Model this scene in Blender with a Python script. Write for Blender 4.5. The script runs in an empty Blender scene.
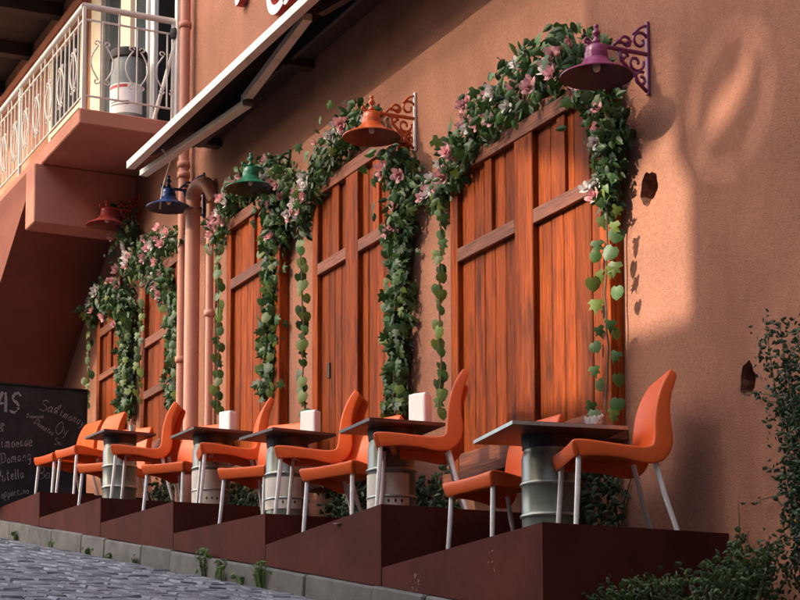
import bpy, bmesh, math, random
from math import sin, cos, pi, radians, sqrt, atan, atan2, hypot
from mathutils import Vector, Quaternion, Matrix
random.seed(7)
scene = bpy.context.scene
COL = scene.collection

# ------------------------------------------------------------------ camera, sky, sun, exposure
def make_camera():
    yaw, pitch, roll = radians(25.92), radians(6.282), radians(-0.111)
    f = Vector((-cos(yaw)*cos(pitch), sin(yaw)*cos(pitch), sin(pitch)))
    r = f.cross(Vector((0, 0, 1))).normalized(); u = r.cross(f)
    r2 = r*cos(roll) + u*sin(roll); u2 = -r*sin(roll) + u*cos(roll)
    cd = bpy.data.cameras.new('camera'); cam = bpy.data.objects.new('camera', cd); COL.objects.link(cam)
    cam.matrix_world = Matrix(((r2.x, u2.x, -f.x, 0), (r2.y, u2.y, -f.y, -5.6), (r2.z, u2.z, -f.z, 0), (0, 0, 0, 1)))
    cd.sensor_width = 36; cd.lens = 1850/800*36
    cd.shift_y = 249.5/800; cd.clip_start = .05; cd.clip_end = 400
    scene.camera = cam
make_camera()
SUN = Vector((.05, .342, -.2)).normalized()           # direction the light travels
world = bpy.data.worlds.new('World'); scene.world = world; world.use_nodes = True
wn = world.node_tree; wn.nodes.clear()
sky = wn.nodes.new('ShaderNodeTexSky'); sky.sky_type = 'NISHITA'; sky.sun_disc = False
sky.sun_elevation = math.asin(-SUN.z); sky.sun_rotation = atan2(-SUN.x, -SUN.y)
sky.air_density = 1.0; sky.dust_density = 4.0; sky.ozone_density = 0.6
tint = wn.nodes.new('ShaderNodeMix'); tint.data_type = 'RGBA'; tint.blend_type = 'MULTIPLY'
tint.inputs[0].default_value = 1; tint.inputs[7].default_value = (1, .93, .86, 1)
bg = wn.nodes.new('ShaderNodeBackground'); bg.inputs[1].default_value = .15
wo = wn.nodes.new('ShaderNodeOutputWorld')
wn.links.new(sky.outputs[0], tint.inputs[6]); wn.links.new(tint.outputs[2], bg.inputs[0]); wn.links.new(bg.outputs[0], wo.inputs[0])
sl = bpy.data.lights.new('sun', 'SUN'); sl.energy = 2.0; sl.angle = radians(.36); sl.color = (.88, .75, .60)
so = bpy.data.objects.new('sun', sl); COL.objects.link(so); so.location = (-2, -12, 9)
so.rotation_euler = SUN.to_track_quat('-Z', 'Y').to_euler()
scene.view_settings.view_transform = 'Standard'; scene.view_settings.look = 'None'
scene.view_settings.gamma = 1; scene.view_settings.exposure = 2.15
scene.render.resolution_x = 1024; scene.render.resolution_y = 768

# ------------------------------------------------------------------ materials
def nd(t, ty, **kw):
    n = t.nodes.new(ty)
    for k, v in kw.items(): setattr(n, k, v)
    return n
MATS = {}
def pm(name, base, rough=.6, metal=0., var=.2, scale=6., bump=0., bscale=60., stretch=(1, 1, 1), rnd=0., dirt=None, dirtamt=.4, dirtscale=2., dirtstretch=(1, 1, 1), attr=False, spec=.5, trans=0., speck=0.):
    m = bpy.data.materials.new(name); m.use_nodes = True; t = m.node_tree; L = t.links
    b = t.nodes['Principled BSDF']; b.inputs['Roughness'].default_value = rough; b.inputs['Metallic'].default_value = metal
    b.inputs['Specular IOR Level'].default_value = spec
    tc = nd(t, 'ShaderNodeTexCoord'); oi = nd(t, 'ShaderNodeObjectInfo')
    add = nd(t, 'ShaderNodeVectorMath', operation='MULTIPLY_ADD'); add.inputs[1].default_value = (1, 1, 1)
    rv = nd(t, 'ShaderNodeMath', operation='MULTIPLY'); rv.inputs[1].default_value = 37 if rnd else 0
    L.new(oi.outputs['Random'], rv.inputs[0]); L.new(tc.outputs['Object'], add.inputs[0]); L.new(rv.outputs[0], add.inputs[2])
    mp = nd(t, 'ShaderNodeMapping'); mp.inputs['Scale'].default_value = stretch; L.new(add.outputs[0], mp.inputs[0])
    nz = nd(t, 'ShaderNodeTexNoise'); nz.inputs['Scale'].default_value = scale; nz.inputs['Detail'].default_value = 5; nz.inputs['Roughness'].default_value = .6
    L.new(mp.outputs[0], nz.inputs['Vector'])
    rp = nd(t, 'ShaderNodeValToRGB'); e = rp.color_ramp.elements
    e[0].position = .3; e[1].position = .72
    e[0].color = (*[max(0, c*(1-var)) for c in base], 1); e[1].color = (*[min(1, c*(1+var)) for c in base], 1)
    L.new(nz.outputs[0], rp.inputs[0]); col = rp.outputs[0]
    if speck:
        n4 = nd(t, 'ShaderNodeTexNoise'); n4.inputs['Scale'].default_value = 45; n4.inputs['Detail'].default_value = 8; n4.inputs['Roughness'].default_value = .75; L.new(add.outputs[0], n4.inputs['Vector'])
        r4 = nd(t, 'ShaderNodeValToRGB'); r4.color_ramp.elements[0].position = .35; r4.color_ramp.elements[1].position = .58; k4 = 1-speck; r4.color_ramp.elements[0].color = (k4, k4*.97, k4*.95, 1); r4.color_ramp.elements[1].color = (1, 1, 1, 1); L.new(n4.outputs[0], r4.inputs[0])
        m4 = nd(t, 'ShaderNodeMix', data_type='RGBA', blend_type='MULTIPLY'); m4.inputs[0].default_value = 1; L.new(col, m4.inputs[6]); L.new(r4.outputs[0], m4.inputs[7]); col = m4.outputs[2]
    if dirt:
        mp2 = nd(t, 'ShaderNodeMapping'); mp2.inputs['Scale'].default_value = dirtstretch; L.new(add.outputs[0], mp2.inputs[0])
        n2 = nd(t, 'ShaderNodeTexNoise'); n2.inputs['Scale'].default_value = dirtscale; n2.inputs['Detail'].default_value = 8; n2.inputs['Roughness'].default_value = .65; L.new(mp2.outputs[0], n2.inputs['Vector'])
        r2 = nd(t, 'ShaderNodeValToRGB'); r2.color_ramp.elements[0].position = .5; r2.color_ramp.elements[1].position = .7
        r2.color_ramp.elements[1].color = (dirtamt, dirtamt, dirtamt, 1); L.new(n2.outputs[0], r2.inputs[0])
        mx = nd(t, 'ShaderNodeMix', data_type='RGBA'); L.new(r2.outputs[0], mx.inputs[0]); L.new(col, mx.inputs[6]); mx.inputs[7].default_value = (*dirt, 1); col = mx.outputs[2]
    if rnd or attr:
        hs = nd(t, 'ShaderNodeHueSaturation'); mr = nd(t, 'ShaderNodeMapRange')
        amt = rnd or .5
        mr.inputs[3].default_value = 1-amt; mr.inputs[4].default_value = 1+amt
        if attr:
            at = nd(t, 'ShaderNodeAttribute', attribute_name='rnd'); L.new(at.outputs['Fac'], mr.inputs[0])
        else: L.new(oi.outputs['Random'], mr.inputs[0])
        L.new(mr.outputs[0], hs.inputs['Value']); L.new(col, hs.inputs['Color']); col = hs.outputs[0]
    L.new(col, b.inputs['Base Color'])
    if bump:
        n3 = nd(t, 'ShaderNodeTexNoise'); n3.inputs['Scale'].default_value = bscale; n3.inputs['Detail'].default_value = 9; n3.inputs['Roughness'].default_value = .68
        L.new(mp.outputs[0], n3.inputs['Vector'])
        bp = nd(t, 'ShaderNodeBump'); bp.inputs['Strength'].default_value = min(1, bump); bp.inputs['Distance'].default_value = .01*max(1, bump)
        L.new(n3.outputs[0], bp.inputs['Height']); L.new(bp.outputs[0], b.inputs['Normal'])
    if trans:
        b.inputs['Transmission Weight'].default_value = 0
        tr = nd(t, 'ShaderNodeBsdfTranslucent'); L.new(col, tr.inputs[0]); ms = nd(t, 'ShaderNodeMixShader'); ms.inputs[0].default_value = trans
        L.new(b.outputs[0], ms.inputs[1]); L.new(tr.outputs[0], ms.inputs[2]); L.new(ms.outputs[0], t.nodes['Material Output'].inputs[0])
    MATS[name] = m; return m
STUCCO = pm('terracotta_stucco', (.43, .203, .135), .95, var=.2, scale=1.3, bump=.9, bscale=130, dirt=(.27, .115, .075), dirtamt=.7, dirtscale=1.2, dirtstretch=(1.6, 1, .5), spec=.2, speck=.3)
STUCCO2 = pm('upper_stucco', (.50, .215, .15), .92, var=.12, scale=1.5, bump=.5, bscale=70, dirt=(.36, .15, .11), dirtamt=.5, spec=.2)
SOFFIT = pm('shaded_soffit_stucco', (.23, .085, .06), .92, var=.12, scale=1.5, bump=.4, bscale=70, spec=.1)  # wall stucco with the shade under the stairs put into its colour
CAVITY = pm('broken_masonry', (.22, .10, .065), .95, var=.4, scale=25, bump=1, bscale=60, spec=.1)
WOOD = pm('weathered_red_wood', (.255, .050, .0075), .6, var=.62, scale=7, stretch=(16, 16, .55), bump=.6, bscale=8, rnd=.30, dirt=(.055, .013, .007), dirtamt=.9, dirtscale=2.6, dirtstretch=(3, 3, .5), spec=.1)
WOODH = pm('weathered_rail_wood', (.19, .058, .027), .65, var=.5, scale=7, stretch=(.6, 9, 9), bump=.5, bscale=8, rnd=.2, dirt=(.10, .035, .025), dirtamt=.7, dirtscale=3, dirtstretch=(.6, 4, 4), spec=.35)
IRON = pm('dark_iron', (.02, .018, .018), .5, metal=.6, var=.3)
ORANGE = pm('orange_plastic', (.78, .125, .022), .42, spec=.35, var=.06, scale=3, rnd=.06, dirt=(.55, .10, .035), dirtamt=.35, dirtscale=9, bump=.05, bscale=300)
ALU = pm('brushed_aluminium', (.86, .86, .85), .35, metal=.15, var=.08, scale=30)
KEG = pm('grey_green_painted_steel', (.20, .23, .20), .32, metal=.35, var=.18, scale=5, dirt=(.10, .09, .07), dirtamt=.5, dirtscale=6, rnd=.12)
KEGRING = pm('worn_steel_ring', (.42, .45, .42), .35, metal=.7, var=.2, scale=20)
LABEL = pm('aged_keg_label', (.72, .67, .60), .7, var=.12, scale=7, dirt=(.42, .33, .25), dirtamt=.6, dirtscale=5)
INK = pm('black_ink', (.02, .018, .018), .7, var=.2)
TABLE = pm('dark_tabletop', (.065, .034, .03), .42, var=.3, scale=5, rnd=.15)
TBLK = pm('black_mount', (.012, .011, .011), .6, var=.3)
PLAT = pm('maroon_painted_plywood', (.088, .021, .014), .75, var=.25, scale=2.2, bump=.2, bscale=40, rnd=.08, dirt=(.05, .015, .011), dirtamt=.7, dirtscale=3, dirtstretch=(1, 1, .6), spec=.08)
DECK = pm('dark_deck_board', (.045, .02, .017), .7, var=.3, scale=4, spec=.25)
SCUFF = pm('pale_scuff', (.40, .27, .24), .8, var=.3, scale=20)
PAPER = pm('white_paper', (.86, .86, .86), .8, var=.03)
CREAM = pm('cream_powder_coat', (.78, .70, .57), .45, var=.1, scale=4, dirt=(.45, .38, .30), dirtamt=.5, dirtscale=5)
CLOTH = pm('dark_awning_cloth', (.035, .028, .028), .9, var=.3, scale=10, bump=.2, bscale=120, spec=.1)
CASS = pm('brown_cassette', (.06, .038, .034), .5, var=.2)
RAILW = pm('off_white_painted_iron', (.68, .64, .58), .5, var=.15, scale=14, dirt=(.36, .25, .17), dirtamt=.5, dirtscale=14)
PIPE = pm('terracotta_painted_pipe', (.47, .195, .13), .55, var=.1, scale=4, dirt=(.3, .12, .08), dirtamt=.5)
CLAY = pm('pink_clay_pipe', (.58, .27, .19), .5, var=.1, scale=3, dirt=(.40, .18, .12), dirtamt=.4)
CHALKB = pm('blackboard_slate', (.022, .021, .021), .75, var=.35, scale=3, dirt=(.05, .048, .046), dirtamt=.7, dirtscale=4, spec=.25)
CHALK = pm('white_chalk', (.28, .27, .26), .95, var=.5, scale=60)
COBBLE = pm('grey_granite_sett', (.18, .19, .21), .62, var=.3, scale=10, bump=.6, bscale=40, rnd=.32, dirt=(.08, .075, .07), dirtamt=.6, dirtscale=12)
COBBLE2 = pm('grey_granite_setts', (.18, .19, .21), .62, var=.3, scale=10, bump=.6, bscale=40, attr=True)
JOINT = pm('earth_joint', (.045, .042, .036), .95, var=.4, scale=20)
KERB = pm('concrete_kerb', (.135, .130, .118), .85, var=.25, scale=5, bump=.5, bscale=50, rnd=.14, dirt=(.07, .072, .055), dirtamt=.85, dirtscale=3.5)
LEAF = pm('ivy_leaf', (.045, .11, .022), .5, var=.3, scale=12, rnd=.55, trans=.2)
LEAFY = pm('pale_ivy_leaf', (.12, .18, .03), .5, var=.25, scale=12, rnd=.35, trans=.3)
LEAFS = pm('ivy_foliage', (.040, .095, .024), .5, var=.3, scale=12, attr=True, trans=.2)
SHRUB = pm('shrub_foliage', (.030, .062, .022), .55, var=.3, scale=12, attr=True, trans=.15)
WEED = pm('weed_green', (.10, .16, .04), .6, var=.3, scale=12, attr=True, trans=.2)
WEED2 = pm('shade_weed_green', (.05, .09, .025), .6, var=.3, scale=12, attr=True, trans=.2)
STEM = pm('vine_stem', (.10, .075, .035), .8, var=.3)
PINK = pm('pink_petal', (.76, .42, .44), .6, var=.25, scale=14, rnd=.2, trans=.25)
WHITEP = pm('white_petal', (.72, .68, .66), .6, var=.1, trans=.2)
GLASSD = pm('dark_pane', (.05, .06, .065), .12, var=.2)
INTERIOR = pm('dark_interior', (.018, .015, .014), .9, var=.2)
FRAMEW = pm('white_door_paint', (.72, .70, .66), .5, var=.06)
FRAMEY = pm('cream_trim_paint', (.66, .56, .40), .6, var=.08)
BARREL = pm('grey_blue_plastic', (.22, .26, .25), .45, var=.15, scale=5)
REDP = pm('red_print', (.50, .06, .05), .6, var=.1)
EAVE = pm('dark_eave_wood', (.045, .032, .028), .8, var=.4, scale=3, stretch=(6, .5, 6))
BULB = pm('bulb_glass', (.75, .70, .55), .15, var=.05)
def lampmat(n, c, rough=.4): return pm(n, c, rough, metal=.0, var=.15, scale=12, dirt=tuple(x*.5 for x in c), dirtamt=.5, dirtscale=10)
BLOCKER = pm('light_blocker', (.17, .13, .10), .9, var=.15)  # unseen light blockers, kept dark to cut their bounce

# ------------------------------------------------------------------ mesh helpers
def wloc(o):
    v = Vector((0, 0, 0))
    while o: v += o.location; o = o.parent
    return v
class MB:
    def __init__(s): s.v = []; s.f = []; s.a = None
    def add(s, V, F):
        n = len(s.v); s.v += [tuple(p) for p in V]; s.f += [tuple(i+n for i in f) for f in F]; return s
    def box(s, x0, x1, y0, y1, z0, z1):
        return s.add([(x, y, z) for x in (x0, x1) for y in (y0, y1) for z in (z0, z1)],
                     [(0, 1, 3, 2), (4, 6, 7, 5), (0, 4, 5, 1), (2, 3, 7, 6), (0, 2, 6, 4), (1, 5, 7, 3)])
    def cbox(s, x0, x1, y0, y1, z0, z1, c=.004):
        cx, cy, cz = (x0+x1)/2, (y0+y1)/2, (z0+z1)/2; hx, hy, hz = abs(x1-x0)/2, abs(y1-y0)/2, abs(z1-z0)/2
        c = min(c, hx*.45, hy*.45, hz*.45); V = []; idx = {}
        for sx in (-1, 1):
            for sy in (-1, 1):
                for sz in (-1, 1):
                    for k in range(3):
                        p = [sx*hx, sy*hy, sz*hz]
                        for j in range(3):
                            if j != k: p[j] -= (sx, sy, sz)[j]*c
                        idx[(sx, sy, sz, k)] = len(V); V.append((cx+p[0], cy+p[1], cz+p[2]))
        F = []
        for k in range(3):
            a, b = (k+1) % 3, (k+2) % 3
            for sg in (-1, 1):
                q = []
                for (sa, sb) in ((-1, -1), (1, -1), (1, 1), (-1, 1)):
                    t = [0, 0, 0]; t[k] = sg; t[a] = sa; t[b] = sb; q.append(idx[(*t, k)])
                F.append(q if sg > 0 else q[::-1])
        for k in range(3):
            a, b = (k+1) % 3, (k+2) % 3
            for sa in (-1, 1):
                for sb in (-1, 1):
                    q = []
                    for (st, kk) in ((-1, a), (1, a), (1, b), (-1, b)):
                        t = [0, 0, 0]; t[k] = st; t[a] = sa; t[b] = sb; q.append(idx[(*t, kk)])
                    F.append(q if sa*sb > 0 else q[::-1])
        for sx in (-1, 1):
            for sy in (-1, 1):
                for sz in (-1, 1):
                    q = [idx[(sx, sy, sz, k)] for k in range(3)]; F.append(q if sx*sy*sz > 0 else q[::-1])
        return s.add(V, F)
    def tube(s, pts, r, n=8, cap=True):
        pts = [Vector(p) for p in pts]; V = []; F = []; up = None
        for i, p in enumerate(pts):
            d = (pts[min(i+1, len(pts)-1)]-pts[max(i-1, 0)]).normalized()
            if up is None:
                up = d.orthogonal().normalized()
            up = (up-d*up.dot(d)).normalized(); w = d.cross(up)
            rr = r[i] if isinstance(r, (list, tuple)) else r
            for k in range(n):
                a = 2*pi*k/n; V.append(p+(up*cos(a)+w*sin(a))*rr)
        for i in range(len(pts)-1):
            for k in range(n):
                F.append((i*n+k, i*n+(k+1) % n, (i+1)*n+(k+1) % n, (i+1)*n+k))
        if cap: F += [tuple(range(n))[::-1], tuple((len(pts)-1)*n+k for k in range(n))]
        return s.add(V, F)
    def lathe(s, prof, c=(0, 0, 0), n=28, a0=0, a1=2*pi):
        full = abs(a1-a0-2*pi) < 1e-6; m = n if full else n+1; V = []; F = []
        for (r, z) in prof:
            for k in range(m):
                a = a0+(a1-a0)*k/n; V.append((c[0]+r*cos(a), c[1]+r*sin(a), c[2]+z))
        for i in range(len(prof)-1):
            for k in range(n):
                k2 = (k+1) % m
                F.append((i*m+k, i*m+k2, (i+1)*m+k2, (i+1)*m+k))
        return s.add(V, F)
    def build(s, name, mat, parent=None, local=False, origin=None, smooth=False, auto=None):
        me = bpy.data.meshes.new(name)
        off = Vector((0, 0, 0)) if local else wloc(parent)
        o3 = Vector(origin) if origin is not None else off
        me.from_pydata([tuple(Vector(p)-o3) for p in s.v] if not local or origin is not None else s.v, [], s.f)
        me.materials.append(mat)
        if s.a: 
            at = me.attributes.new('rnd', 'FLOAT', 'FACE'); at.data.foreach_set('value', s.a)
        me.update()
        o = bpy.data.objects.new(name, me); COL.objects.link(o)
        if smooth: me.polygons.foreach_set('use_smooth', [True]*len(me.polygons))
        if auto: me.set_sharp_from_angle(angle=radians(auto))
        if parent: o.parent = parent
        o.location = o3-off
        return o
def place(o, parent, loc=(0, 0, 0), rot=None):
    c = o.copy(); COL.objects.link(c); c.parent = parent; c.location = loc
    if rot is not None: c.rotation_mode = 'QUATERNION'; c.rotation_quaternion = rot
    return c
def tag(o, label=None, cat=None, group=None, kind=None):
    if label: o['label'] = label
    if cat: o['category'] = cat
    if group: o['group'] = group
    if kind: o['kind'] = kind
    return o
def thing(name, loc, label, cat, group=None):
    o = bpy.data.objects.new(name, None); COL.objects.link(o); o.location = loc; o.empty_display_size = .1
    return tag(o, label, cat, group)
def copy_tree(o, parent=None):
    c = o.copy(); COL.objects.link(c); c.parent = parent
    for ch in list(o.children): copy_tree(ch, c)
    return c
def fill_loops(loops, to3):
    bm = bmesh.new(); es = []
    for lp in loops:
        vs = [bm.verts.new(to3(*p)) for p in lp]
        for i in range(len(vs)): es.append(bm.edges.new((vs[i], vs[(i+1) % len(vs)])))
    bmesh.ops.triangle_fill(bm, edges=es, use_beauty=True, use_dissolve=False)
    bm.verts.index_update()
    mb = MB(); mb.v = [tuple(v.co) for v in bm.verts]; mb.f = [tuple(v.index for v in f.verts) for f in bm.faces]; bm.free(); return mb

# ------------------------------------------------------------------ slopes of the street
TH = atan(.1532)
def road_z(X): return -.648-.1532*X
def kerb_z(X): return -.55-.1572*X
# ------------------------------------------------------------------ ground, road, kerb
mb = MB(); mb.add([(40, -1.12, road_z(40)-.012), (-60, -1.12, road_z(-60)-.012), (-60, -30, road_z(-60)-.012), (40, -30, road_z(40)-.012)], [(0, 1, 2, 3)])
road = tag(mb.build('road', JOINT), kind='structure')
mb = MB(); mb.add([(40, .2, kerb_z(40)-.03), (-60, .2, kerb_z(-60)-.03), (-60, -1.05, kerb_z(-60)-.03), (40, -1.05, kerb_z(40)-.03)], [(0, 1, 2, 3)])
tag(mb.build('pavement', JOINT), kind='structure')
def sett(w, d, h, rng):
    V = []; 
    for (z, k) in ((-h, 1.0), (-.006, .97), (.006, .80)):
        for sx, sy in ((-1, -1), (1, -1), (1, 1), (-1, 1)):
            V.append((sx*w/2*k+rng.uniform(-.012, .012)*w*4, sy*d/2*k+rng.uniform(-.012, .012)*d*4, z+rng.uniform(-.004, .004)))
    F = [(8, 9, 10, 11)]
    for b in (0, 4):
        for i in range(4): F.append((b+i, b+(i+1) % 4, b+4+(i+1) % 4, b+4+i))
    return V, F
rg = random.Random(3)
slots = []
y = -1.2
row = 0
while y > -6.9:
    d = rg.uniform(.125, .165); x = -5.5+rg.uniform(0, .2)
    while x > -25:
        w = rg.uniform(.15, .27); slots.append((x-w/2, y-d/2, w, d)); x -= w+.012
    y -= d+.012; row += 1
def vis(X, Y):            # rough view wedge of the photograph
    z = road_z(X); dx, dy = X, Y+5.6; 
    f = (-.894, .4345); r = (.437, .899); dep = dx*f[0]+dy*f[1]+z*.109
    if dep < 1: return None
    sx = 400+1850*(dx*r[0]+dy*r[1])/dep; return dep if -25 < sx < 320 and Y > -3.6 and X > -20 else None
slots.sort(key=lambda s: vis(s[0], s[1]) or 1e3+hypot(s[0], s[1]))
variants = []
for i in range(8):
    V, F = sett(.2, .14, .05, rg); m = MB().add(V, F); variants.append(m)
rot = Quaternion((0, 1, 0), TH)
protos = []
rest = MB(); rest.a = []
for i, (x, y, w, d) in enumerate(slots):
    if i < 290:
        if i < 8: o = variants[i].build('cobble', COBBLE, road, local=True); protos.append(o)
        else: o = place(protos[i % 8], road)
        o.location = (x, y, road_z(x)+rg.uniform(-.004, .008)); o.rotation_mode = 'QUATERNION'
        o.rotation_quaternion = rot @ Quaternion((0, 0, 1), rg.choice((0, pi))+rg.uniform(-.05, .05)) @ Quaternion((1, 0, 0), rg.uniform(-.05, .05))
        o.scale = (w/.2, d/.14, 1)
    elif hypot(x, y) < 30 and y > -6.5:
        V, F = sett(w, d, .03, rg); h = rg.uniform(-.004, .008)
        rest.add([(x+p[0], y+p[1], road_z(x+p[0])+p[2]+h) for p in V], F); r0 = rg.random(); rest.a += [r0]*len(F)
tag(rest.build('cobble_paving', COBBLE2, road), kind='stuff')
kerb = tag(MB().box(-30, -4, -1.10, -1.04, -.4, -.39).build('kerb', JOINT), kind='structure')
x = -5.0; i = 0
while x > -24:
    L = rg.uniform(.62, 1.05); m = MB().cbox(-L/2+.006, L/2-.006, -.05, .05, -.22, 0, .012)
    o = m.build('kerb_stone', KERB, kerb, local=True); xc = x-L/2*cos(TH)
    o.location = (xc, -1.09+rg.uniform(-.008, .008), kerb_z(xc)+rg.uniform(-.006, .004)); o.rotation_euler = (0, atan(.1572)+rg.uniform(-.006, .006), rg.uniform(-.006, .006)); x -= L*cos(TH)

# ------------------------------------------------------------------ the terracotta building
B = thing('restaurant_building', (-12, 0, kerb_z(-12)), 'terracotta stucco building with red wooden doors and an iron balcony', 'building')
def blob(cx, cz, rx, rz, n=40, jag=.13, seed=1, tilt=0.):
    g = random.Random(seed); out = []
    ph = [g.uniform(0, 6) for _ in range(4)]
    for k in range(n):
        a = 2*pi*k/n; q = 1+jag*(.6*sin(2*a+ph[0])+.5*sin(3*a+ph[1])+.4*sin(5*a+ph[2])+.3*sin(9*a+ph[3])); u, w = rx*q*cos(a), rz*q*sin(a)
        out.append((cx+u*cos(tilt)-w*sin(tilt), cz+u*sin(tilt)+w*cos(tilt)))
    return out
holes = [blob(-8.36, 3.108, .078, .10, seed=4, tilt=-.25), blob(-7.50, 1.872, .062, .09, seed=9, tilt=-.2)]
outer = [(-30, -1), (6, -3), (6, 9.5), (-30, 9.5)]
doorway = [(-16.98, 6.0), (-16.36, 6.0), (-16.36, 8.1), (-16.98, 8.1)]
fill_loops([outer, doorway]+holes, lambda a, b: (a, 0, b)).build('wall', STUCCO, B)
for hl in holes:                                   # cavities broken into the plaster
    m = MB(); cx = sum(p[0] for p in hl)/len(hl); cz = sum(p[1] for p in hl)/len(hl); n = len(hl)
    g = random.Random(5)
    for (k, dy) in ((1.22, -.003), (1.0, .004), (.92, .03), (.85, .07), (.6, .11)):
        for (a, b) in hl: m.v.append((cx+(a-cx)*k, dy+g.uniform(0, .012)*(dy > .01), cz+(b-cz)*k))
    m.v.append((cx, .12, cz))
    for j in range(1, 4):
        for k in range(n): m.f.append((j*n+k, j*n+(k+1) % n, (j+1)*n+(k+1) % n, (j+1)*n+k))
    for k in range(n): m.f.append((4*n+k, 4*n+(k+1) % n, 5*n))
    m.build('plaster_hole', CAVITY, B)
# doors
def door(xl, xr, z0, zt, bars, post, mullions, plankw, handle=None, n_extra=0):
    yf = -.09; yp = -.055
    D = bpy.data.objects.new('wooden_door', None); COL.objects.link(D); D.parent = B
    D.location = Vector(((xl+xr)/2, 0, z0))-B.location; g = random.Random(int(xl*100))
    MB().box(xl+.01, xr-.01, -.03, -.004, z0+.01, zt-.01).build('backing_board', DECK, D)
    ftop = .10; fs = .10
    MB().cbox(xl, xl+fs, yf, -.002, z0, zt-ftop-.002).build('stile', WOOD, D); MB().cbox(xr-fs, xr, yf, -.002, z0, zt-ftop-.002).build('stile', WOOD, D)
    MB().cbox(xl-.01, xr+.01, yf-.012, -.001, zt-ftop, zt).build('rail', WOODH, D)
    MB().cbox(xl+fs+.002, xr-fs-.002, yf+.002, -.002, z0, z0+.12).build('rail', WOODH, D)
    cells = []
    segs = [(xl+fs, xr-fs)] if not post else [(xl+fs, post[0]), (post[1], xr-fs)]
    if post: MB().cbox(post[0], post[1], yf-.006, -.002, z0+.124, zt-ftop-.003).build('stile', WOOD, D)
    for (b0, b1) in bars:
        for (s0, s1) in segs: MB().cbox(s0+.002, s1-.002, yf-.004, -.002, b0, b1).build('rail', WOODH, D)
    for (s0, s1, m0, m1) in mullions: MB().cbox(s0, s1, yf+.008, -.003, m0, m1).build('mullion', WOOD, D)
    for (s0, s1) in segs:
        x = s0+.003
        while x < s1-.02:
            w = min(plankw*g.uniform(.8, 1.2), s1-x-.003)
            if s1-x-w < .04: w = s1-x-.003
            dy = g.uniform(-.004, .004)
            o = MB().cbox(x+.003, x+w-.003, yp+dy, -.02, z0+.1, zt-ftop+.01, .007).build('plank', WOOD, D); x += w
    if handle: MB().cbox(handle[0]-.018, handle[0]+.018, yp-.012, yp, handle[1]-.06, handle[1]+.06, .006).build('lock_plate', IRON, D)
    MB().cbox(xl-.03, xr+.03, yf-.05, -.002, z0-.07, z0-.002, .006).build('sill', WOODH, D)
    return D
door(-10.57, -8.63, 1.80, 3.87, [(3.19, 3.28)], (-9.70, -9.48), [(-10.11, -10.02, 3.282, 3.768), (-9.21, -9.12, 3.282, 3.768)], .155)
door(-12.88, -11.36, 2.05, 4.37, [(3.65, 3.74)], (-12.24, -12.03), [(-12.52, -12.40, 3.742, 4.268), (-11.80, -11.69, 3.742, 4.268)], .13, (-12.62, 2.88))
door(-14.77, -13.56, 2.4, 4.60, [(3.97, 4.06)], None, [(-14.26, -14.14, 4.062, 4.498)], .15)
door(-17.14, -16.02, 2.85, 4.66, [(3.93, 4.02), (3.42, 3.50)], None, [(-16.60, -16.46, 3.502, 3.928)], .17)
door(-18.65, -17.85, 3.0, 4.84, [(4.35, 4.44), (3.88, 3.95)], None, [(-18.28, -18.18, 3.952, 4.348)], .17)
# balcony
MB().cbox(-21.5, -16.30, -.99, -.001, 5.835, 5.985, .01).build('balcony_slab', STUCCO2, B)
MB().cbox(-17.95, -17.62, -1.06, -.002, 5.23, 5.832, .01).build('balcony_beam', STUCCO2, B)
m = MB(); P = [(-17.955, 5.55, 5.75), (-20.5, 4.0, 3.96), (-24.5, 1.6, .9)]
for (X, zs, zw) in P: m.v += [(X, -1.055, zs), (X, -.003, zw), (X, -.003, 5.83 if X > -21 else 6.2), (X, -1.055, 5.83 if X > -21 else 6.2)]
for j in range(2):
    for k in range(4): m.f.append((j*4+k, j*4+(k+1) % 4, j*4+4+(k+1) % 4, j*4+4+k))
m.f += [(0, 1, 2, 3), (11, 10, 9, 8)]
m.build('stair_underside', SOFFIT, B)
R = bpy.data.objects.new('balcony_railing', None); COL.objects.link(R); R.parent = B; R.location = Vector((-16.3, -.95, 5.985))-B.location
XE, YE = -16.36, -.94
MB().tube([(XE, -.02, 7.0), (XE, YE, 7.0), (-21.4, YE, 7.0)], .032, 10).build('handrail', RAILW, R, smooth=True, auto=40)
for z in (6.87, 6.13): MB().tube([(XE, -.02, z), (XE, YE, z), (-21.4, YE, z)], .011, 6).build('crossbar', RAILW, R)
for (px_, py_) in ((XE, YE), (XE, -.06), (-18.7, YE), (-21.3, YE)): MB().cbox(px_-.016, px_+.016, py_-.016, py_+.016, 5.986, 6.99).build('post', RAILW, R)
def spiral(c, r0, r1, a0, a1, ax, n=16):
    out = []
    for i in range(n+1):
        t = i/n; r = r0+(r1-r0)*t; a = a0+(a1-a0)*t
        u, w = r*cos(a), r*sin(a); out.append((c[0]+ax[0]*u, c[1]+ax[1]*u, c[2]+w))
    return out
def scrollbar(x, y, ax, par):
    m = MB(); m.tube([(x, y, 6.13), (x, y, 6.87)], .009, 6)
    for s in (-1, 1):
        pts = []
        for i in range(13):
            t = i/12; z = 6.3+.34*t; u = s*(.035+.075*sin(pi*t)); pts.append((x+ax[0]*u, y+ax[1]*u, z))
        m.tube(pts, .008, 5)
        for (zc, dr) in ((6.285, 1), (6.655, -1)):
            c = (x+ax[0]*s*.055, y+ax[1]*s*.055, zc)
            m.tube(spiral(c, .03, .01, pi if s > 0 else 0, (pi if s > 0 else 0)+s*dr*1.6*pi, ax, 10), .007, 5)
    m.build('scroll_baluster', RAILW, par)
def plainbar(x, y, par, z0=5.986, z1=6.99): MB().tube([(x, y, 6.13), (x, y, 6.99)], .009, 6).build('baluster', RAILW, par)
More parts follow.
